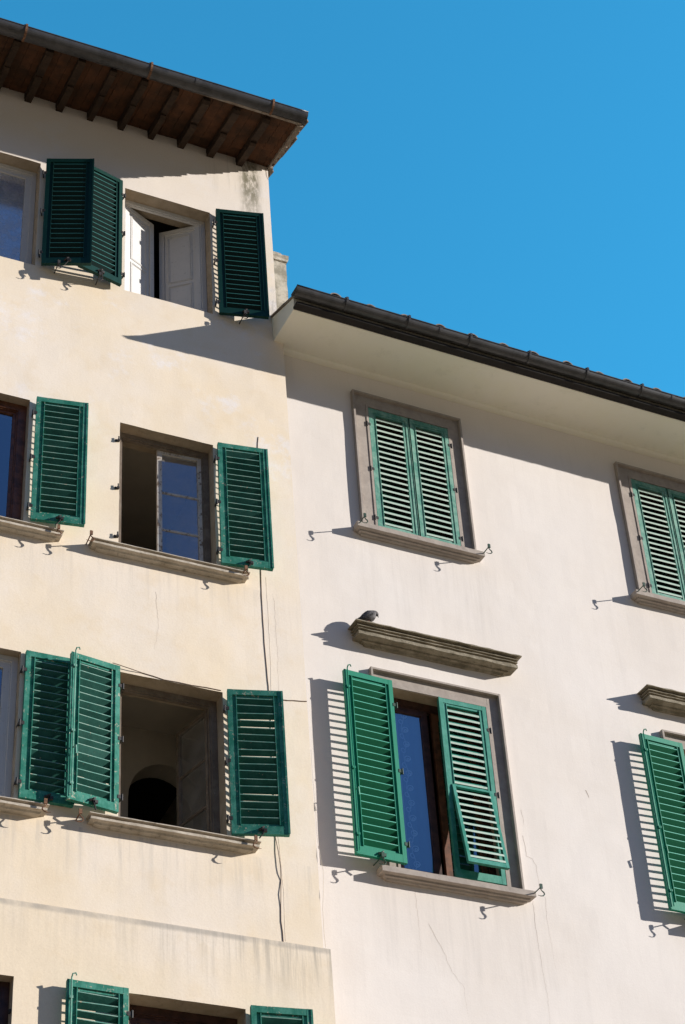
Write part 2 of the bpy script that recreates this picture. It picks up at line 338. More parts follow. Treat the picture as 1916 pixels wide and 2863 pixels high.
def wob(x, z, amp, seed):
    return amp * (noise.noise(Vector((x * 1.3, seed, z * 1.3))) + 0.45 * noise.noise(Vector((x * 4.1, seed + 5, z * 4.1))))

def wall(mb, x0, x1, z0, z1, yf, holes, thick=0.34, step=0.11, amp=0.004, seed=0.0, jit=0.004, cut=None, top=True):
    """front face as a fine grid with window holes, their reveals, a back face and end caps"""
    def br(a, b, ks):
        ks = sorted({round(q, 4) for q in ks if a < q < b} | {a, b}); out = []
        for p, q in zip(ks, ks[1:]):
            n = max(1, int((q - p) / step)); out += [p + (q - p) * i / n for i in range(n)]
        return out + [b]
    X = br(x0, x1, [h[i] for h in holes for i in (0, 1)] + ([cut[0]] if cut else []))
    Zs = br(z0, z1, [h[i] for h in holes for i in (2, 3)] + ([cut[1]] if cut else []))
    def solid(i, j):
        if i < 0 or j < 0 or i >= len(X) - 1 or j >= len(Zs) - 1: return None
        cx = (X[i] + X[i + 1]) / 2; cz = (Zs[j] + Zs[j + 1]) / 2
        if cut and cx > cut[0] and cz > cut[1]: return None
        return not any(h[0] < cx < h[1] and h[2] < cz < h[3] for h in holes)
    def P(i, j, back=False):
        x, z = X[i], Zs[j]
        for h in holes:
            if h[0] - 1e-4 <= x <= h[1] + 1e-4 and h[2] - 1e-4 <= z <= h[3] + 1e-4:
                x += jit * noise.noise(Vector((x * 3, z * 6, seed + 9))); z += jit * noise.noise(Vector((x * 6, z * 3, seed + 19)))
        return (x, yf + (thick if back else wob(x, z, amp, seed)), z)
    for i in range(len(X) - 1):
        for j in range(len(Zs) - 1):
            if not solid(i, j): continue
            q = [(i, j), (i + 1, j), (i + 1, j + 1), (i, j + 1)]
            mb.face([P(*a) for a in q]); mb.face([P(*a, True) for a in reversed(q)])
            for (a, c), (di, dj) in (((q[0], q[1]), (0, -1)), ((q[1], q[2]), (1, 0)), ((q[2], q[3]), (0, 1)), ((q[3], q[0]), (-1, 0))):
                so_ = solid(i + di, j + dj)
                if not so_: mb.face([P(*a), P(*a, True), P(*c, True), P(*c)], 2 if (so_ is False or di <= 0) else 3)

def room(mb, x0, x1, y0, y1, z0, z1, mi=0):
    a = [(x0, y0, z0), (x1, y0, z0), (x1, y1, z0), (x0, y1, z0)]; b = [(x, y, z1) for x, y, _ in a]
    mb.face(a[::-1], mi); mb.face(b, mi); mb.face([a[1], a[2], b[2], b[1]], mi); mb.face([a[0], b[0], b[3], a[3]], mi); mb.face([a[2], a[3], b[3], b[2]], mi)

# ------------------------------------------------------------ ground
g = MB(); g.box(-400, 400, -400, 400, -14.9, -14.42)
tag(g.build('ground', 'street'), 'pale paved ground of the street far below the facades', 'ground', kind='structure')

# ------------------------------------------------------------ shutters
def slats(mb, x0, x1, z0, z1, pitch=0.080, half=0.0195, tilt=50, t_in=0.008, t_out=0.016, jit=1.0):
    """louvres: high at the inner face (local -y), low at the outer face (local +y); local y centre 0"""
    n = max(1, int(round((z1 - z0) / pitch))); p = (z1 - z0) / n
    dz = half * math.tan(R(tilt))
    for i in range(n):
        zc = z0 + p * (i + 0.5)
        a = random.uniform(-.0022, .0022) * jit; b_ = random.uniform(-.0022, .0022) * jit; k = random.uniform(-.0015, .0015) * jit * jit
        if jit > 1.5 and random.random() < .05: k += .010
        pts = []
        for x, e in ((x0, a), (x1, b_)):
            pts.append([(x, -half, zc + dz - t_in / 2 + e + k), (x, -half, zc + dz + t_in / 2 + e + k),
                        (x, half, zc - dz + t_out / 2 + e - k), (x, half, zc - dz - t_out / 2 + e - k)])
        p0, p1 = pts
        mb.hexa([p0[3], p1[3], p1[0], p0[0], p0[2], p1[2], p1[1], p0[1]]); mb.mi[-4] = 1; mb.mi[-2] = 1

def shutter(parent, hx, hy, z0, z1, wd, ang, side, mat, slat_mat=None, mode='open', hinge_mat='iron', label=None, bolt=False, roll=0.0, tout=0.016):
    """side=+1: leaf runs to +x from its hinge. mode open: folded back, inner face outward; closed: outer face outward; flap: lower half pushed out"""
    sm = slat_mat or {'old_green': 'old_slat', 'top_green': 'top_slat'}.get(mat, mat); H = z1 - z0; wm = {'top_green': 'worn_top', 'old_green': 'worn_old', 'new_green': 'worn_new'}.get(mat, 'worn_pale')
    u = lambda a, b: (a, b) if side > 0 else (-b, -a)
    rz = ang * (1 if side > 0 else -1)
    f = MB(); th = 0.021; so_, si = 0.046, 0.036        # outer stile, inner flap stile
    X0, X1 = u(0, wd)
    zm = H * 0.5
    fy = -1 if mode == 'open' else 1                     # which way the finished inner face looks (-y = towards the street)
    f.box(*u(0, so_), -th, th, 0, H); f.box(*u(wd - so_, wd), -th, th, 0, H)
    f.box(*u(so_, wd - so_), -th + .001, th - .001, H - 0.06, H - .001); f.box(*u(so_, wd - so_), -th + .001, th - .001, .001, 0.085)
    # thin bead and the narrow inner frame of the louvred panel, set back a little
    y0i, y1i = (-th + (.014 if mode == 'open' else .007), th - .002)
    top0 = zm if mode == 'flap' else 0.085
    f.box(*u(so_, so_ + si), y0i, y1i, top0, H - .06); f.box(*u(wd - so_ - si, wd - so_), y0i, y1i, top0, H - .06)
    if mode == 'flap': f.box(*u(so_ + si, wd - so_ - si), y0i + .001, y1i - .001, zm, zm + .02)
    f.box(*u(so_ + si, wd - so_ - si), y0i + .001, y1i - .001, H - .085, H - .06)
    if mode != 'flap': f.box(*u(so_ + si, wd - so_ - si), y0i + .001, y1i - .001, .085, .11)
    # raised edge strip on the free stile
    f.box(*u(wd - .012, wd + .006), -th - .006, -th + .001, 0.01, H - .004)
    for q in (so_ + si, wd - so_ - si): f.box(*u(q - .0035, q + .0035), -th - .001, y0i + .0008, top0 + .01, H - .065)
    o = f.build('shutter', mat, parent, (hx, hy, z0), (0, roll, R(-rz) if True else 0))
    if label: o['label'] = label
    o['group'] = 'louvred shutters'
    s_ = MB(); sx = u(so_ + si - .003, wd - so_ - si + .003)
    flip = (mode != 'open')
    def sl(za, zb, par, loc=(0, 0, 0), rot=(0, 0, 0)):
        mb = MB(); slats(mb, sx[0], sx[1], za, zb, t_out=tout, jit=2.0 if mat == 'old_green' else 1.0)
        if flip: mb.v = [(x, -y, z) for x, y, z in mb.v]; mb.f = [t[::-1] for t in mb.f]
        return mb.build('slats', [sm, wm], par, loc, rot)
    if mode == 'flap':
        sl(zm + .02, H - .085, o)
        fl = MB(); L = zm - .075
        fl.bars(*u(so_ + .002, wd - so_ - .002), -L, 0, si, -th + .002, th - .004, wt=.024, wb=.05)
        fo = fl.build('flap', mat, o, (0, -.012, zm), (R(-9.6), 0, 0)); sl(-L + .05, -.024, o, (0, -.012, zm), (R(-9.6), 0, 0))
    else: sl(.11, H - .085, o)
    # hinges: strap and pin at the hinge stile
    for fz in (0.10, 0.49, 0.86):
        h = MB(); zz = H * fz
        h.box(*u(-.035, .012), -th - .004, -th + .004, zz - .018, zz + .018)
        h.tube([(u(-.03, -.03)[0], -th - .002, zz - .035), (u(-.03, -.03)[0], -th - .002, zz + .03)], .009, 8)
        h.box(*u(-.038, -.024), -th, th + .05, zz - .014, zz + .012)
        h.build('hinge', hinge_mat, o)
    fs = -1 if mode == 'open' else -1
    if mode == 'open':
        l = MB(); xm = u(wd * .52, wd * .52)[0]; sg = side
        l.box(xm - .03, xm + .03, -th - .012, -th, .035, .055); l.tube([(xm - .035, -th - .012, .03), (xm, -th - .03, .05), (xm + .02, -th - .02, .065)], .008, 6)
        l.tube([(xm, -th - .01, .045), (xm + .01, -th - .025, -.005), (xm - .03 * sg, -th - .01, -.05)], .007, 6)
        l.box(xm + .012, xm + .042, -th - .03, -th - .004, .012, .042)
        l.build('latch', hinge_mat, o)
    if bolt:
        b = MB(); xb = u(wd - .028, wd - .028)[0]
        b.tube([(xb, -th - .016, .03), (xb, -th - .016, H + .01), (xb + .004, -th - .03, H + .035), (xb + .03, -th - .03, H + .045), (xb + .035, -th - .03, H + .025)], .0065, 6)
        for q in (.1, .45, .9): b.box(xb - .016, xb + .016, -th - .02, -th - .001, H * q - .012, H * q + .012)
        b.tube([(xb, -th - .02, H * .33), (xb + .012, -th - .05, H * .33 + .01), (xb + .02, -th - .045, H * .33 - .07)], .008, 6)
        b.build('bolt', mat if mat in ('new_green', 'teal_green') else 'pale_green', o)
    return o

def shutter_hook(parent, x, y, z, L=0.24, s=1, mat='iron'):
    h = MB()
    h.tube([(x, .03, z), (x, y - L * .5, z + .004), (x, y - L, z + .012)], .006, 6)
    c = (x, y - L, z)
    h.box(x - .014, x + .014, y - L - .006, y - L + .008, z - .008, z + .04)
    pts = [(x, y - L, z + .012), (x - .012 * s, y - L, z - .012), (x + .004 * s, y - L, z - .035), (x + .022 * s, y - L, z - .048),
           (x + .028 * s, y - L, z - .066), (x + .012 * s, y - L, z - .085), (x - .018 * s, y - L, z - .092), (x - .05 * s, y - L, z - .086)]
    h.tube(pts, [.005, .005, .006, .007, .007, .006, .004, .002], 6)
    return h.build('shutter_hook', mat, parent)

def hinge_pins(parent, x, z0, H, mat='iron'):
    for fz in (0.10, 0.47, 0.85):
        h = MB(); zz = z0 + H * fz
        h.box(x - .03, x - .006, -.03, .02, zz - .012, zz + .008); h.tube([(x - .018, -.026, zz - .004), (x - .018, -.026, zz + .045)], .007, 6)
        h.box(x - .05, x - .03, -.012, .02, zz - .018, zz + .012)
        h.build('hinge', mat, parent)

# ------------------------------------------------------------ LEFT BUILDING (cream)
RLm = ((0.99947775, 0.02697410, 0.01779379), (-0.02797801, 0.99787662, 0.05881736), (-0.01616946, -0.05928447, 0.99811016))
ml = Matrix(RLm).to_4x4(); ml.translation = Vector((0, -0.28, 0))
LB = empty('apartment_building', ml)
tag(LB, 'taller cream plastered building with timber eave and weathered dark green shutters', 'building', 'apartment buildings side by side')

rows = [  # name, top, bottom, x ranges
    ('T', 4.033, 2.287, (-2.605, -1.556), (-4.666, -3.617)),
    ('M', 0.251, -1.485, (-2.630, -1.604), (-4.63, -3.590)),
    ('L', -2.942, -4.588, (-2.600, -1.583), (-4.56, -3.541)),
    ('B', -6.196, -7.84, (-2.503, -1.480), (-4.50, -3.471))]
holesU = [(c[0], c[1], r[2], r[1]) for r in rows[:3] for c in r[3:]]
holesB = [(c[0], c[1], rows[3][2], rows[3][1]) for c in rows[3][3:]]
mb = MB()
wall(mb, -6.3, -0.713, -5.508, 5.24, 0.0, holesU, cut=(-0.766, 2.15), amp=.0045, seed=1.0)
wall(mb, -6.3, -0.660, -15.2, -5.5085, -0.034, holesB, amp=.0045, seed=3.0)
# side wall, hidden party side
mb.box(-1.15, -0.768, .345, 9.0, -15.2, 5.2); mb.box(-6.3, -6.0, .345, 9.0, -15.2, 5.2); mb.box(-6.3, -.77, 9.0, 9.3, -15.2, 5.2)
# worn crack lines near the top corner
def crack(mb, pts, wdt, mi=1, seed=1.0):
    if wdt < .0065: wdt *= .65
    Y = lambda x, z: wob(x, z, .0045, seed) - .0012
    pts = [Vector((a, 0, b)) for a, b in pts]; P2 = []
    for a, b in zip(pts, pts[1:]):
        n = max(2, int((b - a).length / .035))
        for i in range(n): P2.append(a.lerp(b, i / n) + Vector((random.uniform(-.006, .006), 0, random.uniform(-.006, .006))))
    P2.append(pts[-1])
    for i in range(len(P2) - 1):
        a, b = P2[i], P2[i + 1]; d = (b - a).normalized(); n = Vector((d.z, 0, -d.x)); w0 = wdt * (1 - .8 * i / len(P2)) / 2; w1 = wdt * (1 - .8 * (i + 1) / len(P2)) / 2
        mb.face([(px, Y(px, pz), pz) for px, pz in ((a.x - n.x * w0, a.z - n.z * w0), (b.x - n.x * w1, b.z - n.z * w1), (b.x + n.x * w1, b.z + n.z * w1), (a.x + n.x * w0, a.z + n.z * w0))], mi)
crack(mb, [(-.80, 5.2), (-.785, 5.07), (-.768, 4.98)], .014)
crack(mb, [(-.86, 5.19), (-.835, 5.15)], .012); crack(mb, [(-.93, 4.86), (-.91, 4.80)], .008)
crack(mb, [(-2.25, -1.9), (-2.22, -2.3), (-2.26, -2.6)], .004); crack(mb, [(-1.0, -1.65), (-.99, -2.3), (-1.01, -2.9), (-1.0, -3.6)], .003)
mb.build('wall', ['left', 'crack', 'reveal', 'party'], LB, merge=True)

# rooms behind the openings
def arch_room(parent):
    r = MB(); x0, x1, y0, y1, z0, z1 = -2.9, -1.25, .342, 1.27, -4.9, -2.60
    a = [(x0, y0, z0), (x1, y0, z0), (x1, y1, z0), (x0, y1, z0)]; b = [(x, y, z1) for x, y, _ in a]
    r.face(a[::-1]); r.face(b); r.face([a[1], a[2], b[2], b[1]]); r.face([a[0], b[0], b[3], a[3]])
    ax0, ax1, sp, tp = -2.08, -1.32, -3.42, -2.97
    xc = (ax0 + ax1) / 2; rx = (ax1 - ax0) / 2; N = 16
    arc = [(xc - rx * math.cos(math.pi * i / N), sp + (tp - sp) * math.sin(math.pi * i / N)) for i in range(N + 1)]
    r.face([(x0, y1, z0), (x0, y1, z1), (ax0, y1, z1), (ax0, y1, z0)]); r.face([(ax1, y1, z0), (ax1, y1, z1), (x1, y1, z1), (x1, y1, z0)])
    for p, q in zip(arc, arc[1:]): r.face([(p[0], y1, p[1]), (p[0], y1, z1), (q[0], y1, z1), (q[0], y1, q[1])])
    out = [(ax0, z0)] + arc + [(ax1, z0)]
    for p, q in zip(out, out[1:]): r.face([(p[0], y1, p[1]), (q[0], y1, q[1]), (q[0], y1 + .25, q[1]), (p[0], y1 + .25, p[1])])
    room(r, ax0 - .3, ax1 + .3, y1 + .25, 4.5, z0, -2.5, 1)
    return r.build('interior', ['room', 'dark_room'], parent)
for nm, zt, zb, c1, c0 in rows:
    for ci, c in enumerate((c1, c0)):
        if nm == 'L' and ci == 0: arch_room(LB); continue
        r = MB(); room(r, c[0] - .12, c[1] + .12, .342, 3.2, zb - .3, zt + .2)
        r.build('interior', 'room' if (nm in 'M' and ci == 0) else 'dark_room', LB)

def frame_window(parent, x0, x1, z0, z1, y, wd, mat, label=None, depth=.05):
    f = MB(); f.bars(x0, x1, z0, z1, wd, y, y + depth)
    f.bars(x0 + wd, x1 - wd, z0 + wd, z1 - wd, .014, y + .014, y + depth - .004)
    o = f.build('window_frame', mat, parent)
    if label: o['label'] = label
    return o
def casement(parent, hx, hy, z0, z1, wd, ang, side, mat, bars=(), panel=None, glass=True, st=.06, label=None, pmat='white_wood', gmat='glass'):
    """sash hinged at hx opening inwards by ang degrees"""
    u = lambda a, b: (a, b) if side > 0 else (-b, -a)
    f = MB(); H = z1 - z0; f.bars(*u(0, wd), 0, H, st, -.022, .022, wb=st * 1.3)
    o = f.build('casement', mat, parent, (hx, hy, z0), (0, 0, R(ang * side)))
    for q in bars:
        b = MB(); b.box(*u(st - .002, wd - st + .002), -.0095, .016, H * q - .011, H * q + .011); b.build('glazing_bar', mat, o)
    if glass:
        gq = MB(); a, c = u(st - .003, wd - st + .003); za_, zb_ = st * 1.3 - .003, H - st + .003; gq.face([(a, 0, za_), (c, 0, za_), (c, 0, zb_), (a, 0, zb_)]); gq.build('pane', gmat, o, smooth='keep')
    if panel:
        p = MB(); a, c = u(st + .004, wd - st - .004); p.box(a, c, .008 if glass else -.006, .018, st, H - st)
        for (za, zb) in ((st + .05, H * panel), (H * panel + .05, H - st - .05)):
            p.bars(a + .035, c - .035, za, zb, .012, .002 if glass else -.014, .010 if glass else -.004)
            p.bars(a + .055, c - .055, za + .02, zb - .02, .006, .004 if glass else -.012, .010 if glass else -.004)
        p.build('inner_shutter', pmat, o)
    if label: o['label'] = label
    return o

# top storey windows
zt, zb = 4.033, 2.287
frame_window(LB, -2.603, -1.560, zb - .01, zt - .002, .155, .052, 'white_wood')
casement(LB, -2.545, .195, zb + .02, 3.975, .45, 24, 1, 'white_wood', panel=.45, glass=False, label='white casement swung inwards, lit by the sun')
casement(LB, -1.615, .185, zb + .02, 3.975, .49, 36, -1, 'white_wood', panel=.42, glass=False, label='white panelled casement swung inwards, in shade')
frame_window(LB, -4.664, -3.620, zb - .01, zt - .002, .150, .052, 'white_wood')
casement(LB, -3.678, .19, zb + .03, 3.97, .46, 0, -1, 'white_wood', panel=.42, glass=True, label='closed white casement with sky reflected in its glass', pmat='sky_tint_panel', gmat='glass_top')
casement(LB, -4.606, .19, zb + .03, 3.97, .46, 0, 1, 'white_wood', panel=.42, glass=True, pmat='sky_tint_panel', gmat='glass_top')
# middle storey
zt, zb = 0.251, -1.485
frame_window(LB, -2.628, -1.606, zb - .02, zt - .003, .135, .06, 'frame_old', 'old window frame with peeling paint', .06)
casement(LB, -1.668, .185, zb + .0, .19, .487, 3.5, -1, 'peeling_wood', bars=(.355, .655), st=.05, gmat='glass_old', label='half of the window closed, peeling white sash with three panes')
frame_window(LB, -4.628, -3.592, zb - .02, zt - .003, .10, .085, 'brown_wood', 'brown varnished window frame', .07)
casement(LB, -3.68, .15, zb + .02, .162, .47, 0, -1, 'brown_wood', st=.04); casement(LB, -4.54, .15, zb + .02, .162, .39, 0, 1, 'brown_wood', st=.04)
# lower storey
zt, zb = -2.942, -4.588
frame_window(LB, -2.598, -1.585, zb - .01, zt - .003, .16, .06, 'frame_old', 'open old window frame in shade', .06)
casement(LB, -1.646, .22, zb + .02, -3.01, .49, 74, -1, 'frame_old', bars=(.33, .66), st=.036, gmat='glass_old', label='glazed sash swung far into the room')
frame_window(LB, -4.558, -3.543, zb - .01, zt - .003, .09, .055, 'white_wood')
casement(LB, -3.60, .13, zb + .02, -3.0, .44, 0, -1, 'white_wood', st=.07, bars=(.5,)); casement(LB, -4.50, .13, zb + .02, -3.0, .44, 0, 1, 'white_wood', st=.07, bars=(.5,))
# bottom storey
zt, zb = -6.196, -7.84
frame_window(LB, -2.501, -1.482, zb, zt - .003, .15, .07, 'dark_wood'); casement(LB, -1.56, .2, zb + .02, -6.27, .43, 0, -1, 'dark_wood'); casement(LB, -2.42, .2, zb + .02, -6.27, .42, 0, 1, 'dark_wood')
frame_window(LB, -4.498, -3.473, zb, zt - .003, .07, .07, 'dark_wood'); casement(LB, -3.55, .12, zb + .02, -6.27, .43, 0, -1, 'dark_wood')
hinge_pins(LB, -3.437, -7.84, 1.6); hinge_pins(LB, -2.630, -1.485, 1.72)

# moulded sills
sill_prof = [(.120, .0), (.121, -.009), (.086, -.012), (.084, -.030), (.107, -.033), (.107, -.056), (.066, -.059), (.056, -.074), (.02, -.082)]
def left_sill(x0, x1, z, lab=None):
    s = MB(); s.moulding(x0, x1, [(d, z + q) for d, q in sill_prof], .004, 26); s.box(x0 + .15, x1 - .15, .055, .33, z - .04, z - .001)
    o = s.build('sill', 'stone_sill', LB)
    if lab: o['label'] = lab
left_sill(-2.935, -1.295, -1.485); left_sill(-4.9, -3.215, -1.485)
left_sill(-2.895, -1.305, -4.588); left_sill(-4.85, -3.255, -4.588)
left_sill(-2.82, -1.2, -7.84)
for a_, b_, c_ in ((-2.60, -1.56, 2.286), (-4.66, -3.62, 2.286), (-4.46, -3.5, -7.841)):
    s_ = MB(); s_.box(a_, b_, .02, .33, c_ - .046, c_); s_.build('sill', 'left', LB)

# shutters of the left building (hinge x, hinge y, bottom, top, width, opening angle, side)
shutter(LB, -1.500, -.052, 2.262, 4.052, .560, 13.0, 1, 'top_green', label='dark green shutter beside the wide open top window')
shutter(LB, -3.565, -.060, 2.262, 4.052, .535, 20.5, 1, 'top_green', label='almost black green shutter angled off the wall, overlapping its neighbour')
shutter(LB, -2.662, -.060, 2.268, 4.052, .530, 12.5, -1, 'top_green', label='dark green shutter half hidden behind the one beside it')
shutter(LB, -1.573, -.048, -1.397, .245, .530, 8.0, 1, 'old_green', label='peeling green shutter beside the window with three panes')
shutter(LB, -3.535, -.050, -1.388, .257, .520, 9.0, 1, 'old_green', label='peeling green shutter beside the brown window')
shutter(LB, -1.560, -.052, -4.528, -2.947, .520, 15.0, 1, 'old_green', label='green shutter in shade beside the dark arched room')
shutter(LB, -2.628, -.062, -4.520, -2.942, .490, 8.5, -1, 'old_green', bolt=True, label='sunlit weathered green shutter with a long bolt, in front of another')
shutter(LB, -3.505, -.028, -4.520, -2.945, .480, 1.0, 1, 'old_green', label='weathered green shutter lying flat, half in shadow')
shutter(LB, -2.530, -.085, -7.80, -6.195, .520, 1.5, -1, 'old_green', bolt=True, label='weathered green shutter cut by the bottom of the photo, hinged at right')
shutter(LB, -1.460, -.090, -7.80, -6.192, .525, 8, 1, 'old_green', label='weathered green shutter cut by the bottom of the photo, hinged at left')

for x, z, L, s in ((-2.96, -1.50, .17, 1), (-1.36, -1.50, .17, 1), (-3.28, -1.50, .15, 1), (-1.37, -4.60, .15, -1), (-3.30, -4.60, .15, -1), (-2.98, -4.62, .12, 1)):
    shutter_hook(LB, x, 0, z, L, s, 'rust')
for x, z, L in ((-1.24, 2.24, .18), (-2.93, 2.24, .16), (-3.40, 2.24, .17)): shutter_hook(LB, x, 0, z, L, 1, 'iron')

# --- eave of the left building
SL = 0.30
def zs(y, x=0, base=5.235): return base + SL * y + 0.006 * x          # underside of boarding (y negative outwards)
sf = MB()
ny = 10; nx = 46; xa, xb = -6.4, -0.715
for i in range(nx):
    for j in range(ny):
        xx = xa + (xb - xa) * i / nx; xx1 = xa + (xb - xa) * (i + 1) / nx; y0_ = .30 - 1.235 * j / ny; y1_ = .30 - 1.235 * (j + 1) / ny
        dz = random.uniform(0, .008)
        sf.box(xx + .002, xx1 - .002, y1_ + .002, y0_ - .002, zs((y0_ + y1_) / 2) + dz - .012, zs((y0_ + y1_) / 2) + .03)
RF = empty('roof', None, LB)
sf.build('soffit', 'brick_soffit', RF)
rf = MB()
def slab(mb, x0, x1, y0, y1, b0, th):   # sloped slab, y0<y1
    mb.hexa([(x0, y0, b0 + SL * y0), (x1, y0, b0 + SL * y0), (x1, y1, b0 + SL * y1), (x0, y1, b0 + SL * y1),
             (x0, y0, b0 + th + SL * y0), (x1, y0, b0 + th + SL * y0), (x1, y1, b0 + th + SL * y1), (x0, y1, b0 + th + SL * y1)])
slab(rf, -6.4, -.717, -.955, 4.5, 5.27, .05)
slab(rf, -6.4, -.735, -.975, -.935, 5.205, .065)
# cover tiles; verge tiles overlap down the slope and give the ragged edge
def cover_tile(mb, x, y0, y1, zb, r0, r1, sl, n=7, th=.014):
    a0 = []; a1 = []
    for k in range(n + 1):
        t = math.pi * k / n
        a0.append((x - r0 * math.cos(t), y0, zb + sl * y0 + r0 * math.sin(t))); a1.append((x - r1 * math.cos(t), y1, zb + sl * y1 + r1 * math.sin(t)))
    i0 = [(x + (p[0] - x) * (1 - th / r0), p[1], zb + sl * y0 + (p[2] - zb - sl * y0) * (1 - th / r0)) for p in a0]
    i1 = [(x + (p[0] - x) * (1 - th / r1), p[1], zb + sl * y1 + (p[2] - zb - sl * y1) * (1 - th / r1)) for p in a1]
    for k in range(n):
        mb.face([a0[k], a0[k + 1], a1[k + 1], a1[k]]); mb.face([i0[k], i1[k], i1[k + 1], i0[k + 1]]); mb.face([a0[k], i0[k], i0[k + 1], a0[k + 1]])
    for k in (0, n): mb.face([a0[k], a1[k], i1[k], i0[k]])
for i in range(14):
    x = -.80 - .42 * i
    for j in range(9):
        y0_ = -1.0 + .40 * j + random.uniform(-.02, .02); cover_tile(rf, x + random.uniform(-.008, .008), y0_, y0_ + .45, 5.325 - .012 * (j % 2), .078, .066, SL)
for j in range(9):
    y0_ = -1.0 + .36 * j; cover_tile(rf, -.742 + .016 * math.sin(j * 2.3), y0_, y0_ + .42, 5.262, .088, .062, SL)
rf.build('tiles', 'tile', RF)
v = MB()                                         # mortar and half-rotten board along the verge
for j in range(26):
    y0_ = -.94 + j * .05; a = random.uniform(-.014, .014)
    v.box(-.775, -.728 + a * 2.2, y0_, y0_ + .047, zs(y0_ + .02) - .055 + random.uniform(-.012, .012), zs(y0_ + .02) + .04)
v.build('verge', 'tile', RF)
for i in range(14):
    x = -1.150 - .381 * i
    r = MB(); jz = random.uniform(-.006, .006); wv = .042 + random.uniform(-.005, .004)
    yn = -.90
    def seg(mb, y0_, y1_, h0, h1, wv):
        mb.hexa([(x - wv, y0_, zs(y0_) - h0), (x + wv, y0_, zs(y0_) - h0), (x + wv, y1_, zs(y1_) - h1), (x - wv, y1_, zs(y1_) - h1),
                 (x - wv, y0_, zs(y0_) - .013), (x + wv, y0_, zs(y0_) - .013), (x + wv, y1_, zs(y1_) - .013), (x - wv, y1_, zs(y1_) - .013)])
    seg(r, yn, -.86, .07, .105, wv); seg(r, -.859, .3, .105 + jz, .105 + jz, wv)
    seg(r, -.47, -.43, .13, .155, wv * .9)
    seg(r, -.429, .3, .155, .155, wv * .9)
    o = r.build('rafter', 'rafter', RF)
    if i == 0: o['label'] = 'last rafter at the corner, catching some light'

def gutter(parent, x0, x1, yc, zr, r, name_mats='gutter', fall=0.0, th=.006, sagn=40, joints=()):
    gmb = MB(); N = 14; n = sagn
    def ring(x, rr, dz=0):
        z = zr + fall * (x - x1) + .004 * noise.noise(Vector((x * .9, 3, 1))) + dz; yy = yc + .003 * noise.noise(Vector((x * 1.1, 8, 1)))
        return [(x, yy - rr * math.cos(math.pi * k / N), z - rr * math.sin(math.pi * k / N)) for k in range(N + 1)]
    for i in range(n):
        a, b = x0 + (x1 - x0) * i / n, x0 + (x1 - x0) * (i + 1) / n
        A, B, a2, b2 = ring(a, r), ring(b, r), ring(a, r - th), ring(b, r - th)
        for k in range(N):
            gmb.face([A[k], A[k + 1], B[k + 1], B[k]]); gmb.face([a2[k], b2[k], b2[k + 1], a2[k + 1]])
        # rolled front rim
        for q in (0, N): gmb.face([A[q], B[q], b2[q], a2[q]])
    for x in (x0, x1):
        A = ring(x, r - .001)
        c = (x, yc, A[0][2])
        for k in range(N): gmb.face([c, A[k], A[k + 1]])
    rim = [(x0 + (x1 - x0) * i / n, ring(x0 + (x1 - x0) * i / n, r)[0][1], ring(x0 + (x1 - x0) * i / n, r)[0][2]) for i in range(n + 1)]
    gmb.tube(rim, .009, 6)
    for x in joints:
        A, B = ring(x - .02, r + .004), ring(x + .02, r + .004)
        for k in range(N): gmb.face([A[k], A[k + 1], B[k + 1], B[k]])
    o = gmb.build('gutter', name_mats, parent, smooth=False)
    for p in o.data.polygons: p.use_smooth = len(p.vertices) == 4
    return o, ring
def bracket(parent, ring, x, r, mat, knob=True):
    b = MB(); wv = .013; A = ring(x - wv, r + .008); B = ring(x + wv, r + .008); A2 = ring(x - wv, r + .001); B2 = ring(x + wv, r + .001)
    for k in range(len(A) - 1): b.face([A[k], A[k + 1], B[k + 1], B[k]]); b.face([A2[k], B2[k], B2[k + 1], A2[k + 1]]); b.face([A[k], A2[k], A2[k + 1], A[k + 1]]); b.face([B[k], B[k + 1], B2[k + 1], B2[k]])
    b.box(x - wv, x + wv, A[0][1] - .004, A[0][1] + .014, A[0][2] - .004, A[0][2] + .035)
    b.box(x - .03, x + wv, A[0][1] + .004, A[0][1] + .09, A[0][2] + .018, A[0][2] + .026)
    return b.build('bracket', mat, parent)
G1, ring1 = gutter(LB, -6.6, -.695, -1.0, 5.017, .093, fall=.018, joints=(-2.1, -4.9))
for x in (-4.15, -2.66, -1.14): bracket(G1, ring1, x, .093, 'rust')

# ------------------------------------------------------------ RIGHT BUILDING (pale)
RB = empty('apartment_building', Matrix.Identity(4))
tag(RB, 'lower pale plastered building with smooth soffit, stone window surrounds and green shutters', 'building', 'apartment buildings side by side')
DX = 3.537
A_OPEN = (.415, 1.444, -.171, 1.622); B_OPEN = (.345, 1.512, -4.272, -2.158)
mb = MB()
holes = []
for dx in (0, DX): holes += [(A_OPEN[0] + dx, A_OPEN[1] + dx, A_OPEN[2], A_OPEN[3]), (B_OPEN[0] + dx, B_OPEN[1] + dx, B_OPEN[2], B_OPEN[3])]
wall(mb, -1.1, 7.2, -15.2, 2.5, 0.0, holes, amp=.0045, seed=7.0)
mb.box(6.9, 7.2, .345, 9, -15.2, 2.5); mb.box(-.6, 7.2, 9, 9.3, -15.2, 2.5)
cr = lambda pts, wdt=.005: crack(mb, pts, wdt, 1, 7.0)
cr([(1.79, -3.30), (1.813, -3.41), (1.80, -3.48)]); cr([(1.779, -3.60), (1.79, -3.72), (1.786, -3.827), (1.856, -3.851), (1.884, -3.916), (1.90, -4.2)], .006)
cr([(1.797, -4.32), (1.79, -4.6), (1.802, -4.906), (1.826, -5.339), (1.80, -5.7)], .004); cr([(.60, -4.75), (.737, -5.013), (.80, -5.2), (.919, -5.343), (.93, -5.6)], .004)
